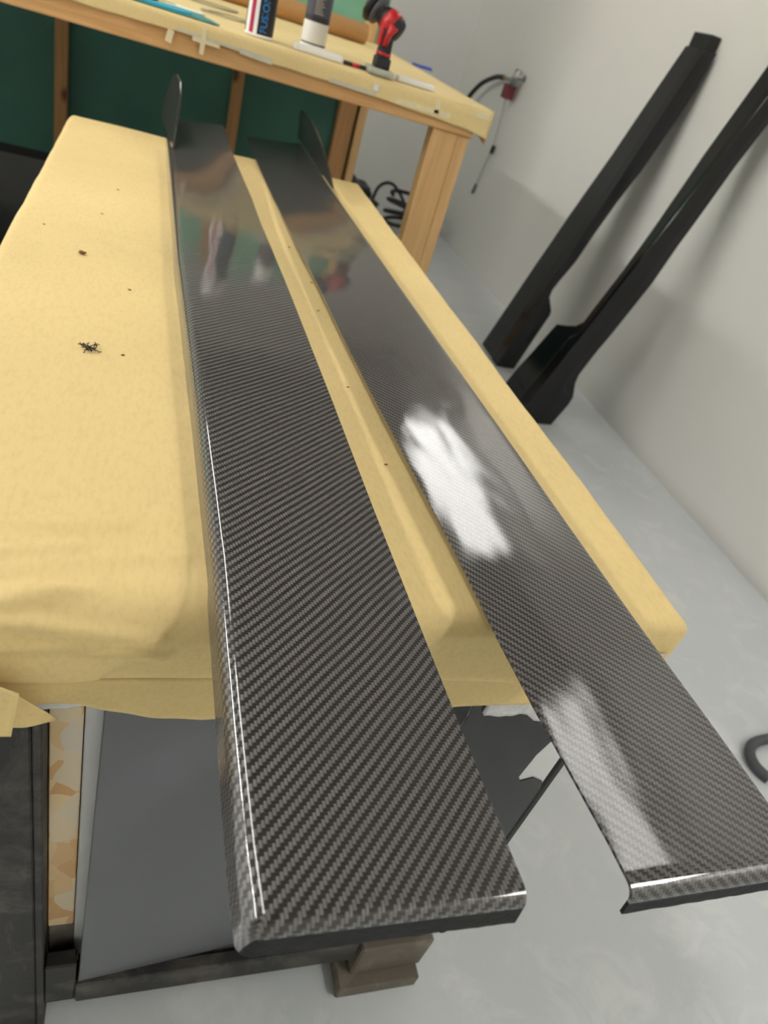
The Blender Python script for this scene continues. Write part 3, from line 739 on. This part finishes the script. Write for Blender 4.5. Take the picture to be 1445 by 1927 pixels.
# each key: (z, x_ridge, y_far, y_near, x_wallside); front face from y_far to y_near at x_ridge, near face back to x_wallside
def trim_rows(keys, yoff=0):
    rows = []
    for z, xr, yf, yn, xw, xf in keys:
        rows.append([(xw, yf + .004, z), (xf, yf, z), (xr + .011, yn + (yf - yn) * .36, z), (xr + .002, yn + (yf - yn) * .28, z), (xr + .001, yn, z), (xr + .6 * (xw - xr), yn - .003, z), (xw, yn + .002, z)])
    return subdiv_rows(rows, 6)
def lx(z): return 1.479 + .238 * z
def rx(z): return 1.375 + .30 * z
keysL = [(z, lx(z), yf, 2.6, lx(z) + w, lx(z) + .016) for z, yf, w in ((.003, 2.825, .088), (.15, 2.817, .088), (.265, 2.811, .088), (.285, 2.81, .082), (.34, 2.807, .034), (.37, 2.805, .026), (.41, 2.803, .030), (.50, 2.797, .045), (.62, 2.79, .046), (.75, 2.778, .052), (.88, 2.765, .066), (1.04, 2.757, .068), (1.168, 2.75, .064), (1.288, 2.742, .054))]
tl = strip_loft('sill_trim', trim_rows(keysL), 'black_plastic', 'glossy black plastic sill trim leaning on the wall, farther from the camera')
obj('end_tab', box(1.800, 1.846, 2.62, 2.73, 1.283, 1.335, .006, 2), 'black_dull', tl)
keysR = [(z, rx(z), yf, 2.12, rx(z) + w, rx(z) + .015) for z, yf, w in ((.003, 2.345, .155), (.10, 2.34, .160), (.13, 2.336, .155), (.19, 2.325, .118), (.226, 2.32, .106), (.30, 2.31, .104), (.332, 2.304, .104), (.352, 2.25, .105), (.373, 2.204, .106), (.40, 2.18, .107), (.6, 2.18, .107), (.741, 2.188, .092), (.813, 2.195, .088), (1.007, 2.216, .073), (1.136, 2.224, .071), (1.38, 2.24, .055))]
tr = strip_loft('sill_trim', trim_rows(keysR), 'black_plastic', 'black plastic sill trim leaning on the wall, nearer to the camera')

M['mat'] = simple('dark_floor_shade', srgb(44, 42, 44), .7, 0, .15, 12, .2)  # for a sheet added to darken the floor below the bench
tag(obj('floor_shading', box(-2.2, -.12, 2.25, 4.7, .0005, .006, .002, 1), 'mat'), 'dark grey sheet added to darken the shaded floor under the workbench', 'mat')
# ================================================================== clutter in the back corner and on the floor
b = bmesh.new(); bmesh.ops.create_icosphere(b, subdivisions=4, radius=1)
for v in b.verts:
    k = 1 + .25 * noise.noise(v.co * 2.1) + .08 * noise.noise(v.co * 7)
    v.co = Vector((1.17 + v.co.x * .2 * k, 4.62 + v.co.y * .14 * k, max(.002, .11 + v.co.z * .125 * k - .10 * v.co.x * .5)))
tag(obj('plastic_bag', b, 'black_plastic', None, True), 'crumpled black plastic bundle on the floor behind the bench', 'bundle')
hc = []
for i in range(70):
    a = i * .32; rr = .15 + .012 * math.sin(i * .7); hc.append((1.56 + rr * math.cos(a), 4.50 + rr * .8 * math.sin(a), .016 + .0026 * i + .012 * math.sin(a * 1.3) + .012))
tag(obj('hose_coil', tube(hc, .012, 8), 'rubber', None, True), 'coiled black hose on the floor beside the bench leg', 'hose')
tag(obj('hose_loop', tube(smooth_path([(1.36, 4.72, .015), (1.39, 4.75, .17), (1.48, 4.77, .21), (1.58, 4.75, .13), (1.63, 4.72, .015)], 8), .011, 8), 'rubber', None, True), 'black hose standing in an arch behind the coil', 'hose')
tag(obj('floor_cable', tube(smooth_path([(1.358, .60, .0125), (1.345, .635, .0125), (1.36, .672, .0125), (1.41, .695, .0125), (1.52, .70, .0125), (1.7, .68, .0125)], 8), .012, 10), 'grey_rubber', None, True), 'grey cable curving on the floor at the right edge', 'cable')
# dirt on the kraft paper
b = bmesh.new()
for q in range(14):
    p = Vector((-.045 + random.gauss(0, .0022), .722 + random.gauss(0, .0022), TZ + .002)); pts = [p.copy()]; a = random.uniform(0, 6.28)
    for k in range(7):
        a += random.uniform(-1.1, 1.1); p = p + Vector((math.cos(a) * .0018, math.sin(a) * .0018, 0)); p.z = TZ + .0018 + random.uniform(0, .0025); pts.append(p.copy())
    b = tube(smooth_path(pts, 3), .00045, 5, b)
tag(obj('lint_clump', b, 'fluff', None, True), 'dark tangled lint clump lying on the left part of the kraft paper', 'lint')
blob('crumb', (-.075, .992, TZ + .0005), .0042, (1, .8, .5), 'crumb', 'brown crumb on the kraft paper, behind the lint clump', 'crumb', 5)
for q in range(10):
    x = random.choice((random.uniform(-.16, .03), random.uniform(-.16, .03), random.uniform(.225, .245))); y = random.uniform(.42, 1.5)
    blob('paper_speck', (x, y, TZ + .0003), .0016, (1.2, .7, .35), 'crumb', 'tiny dark speck of dirt on the kraft paper', 'speck', q, 'specks of dirt on the paper')
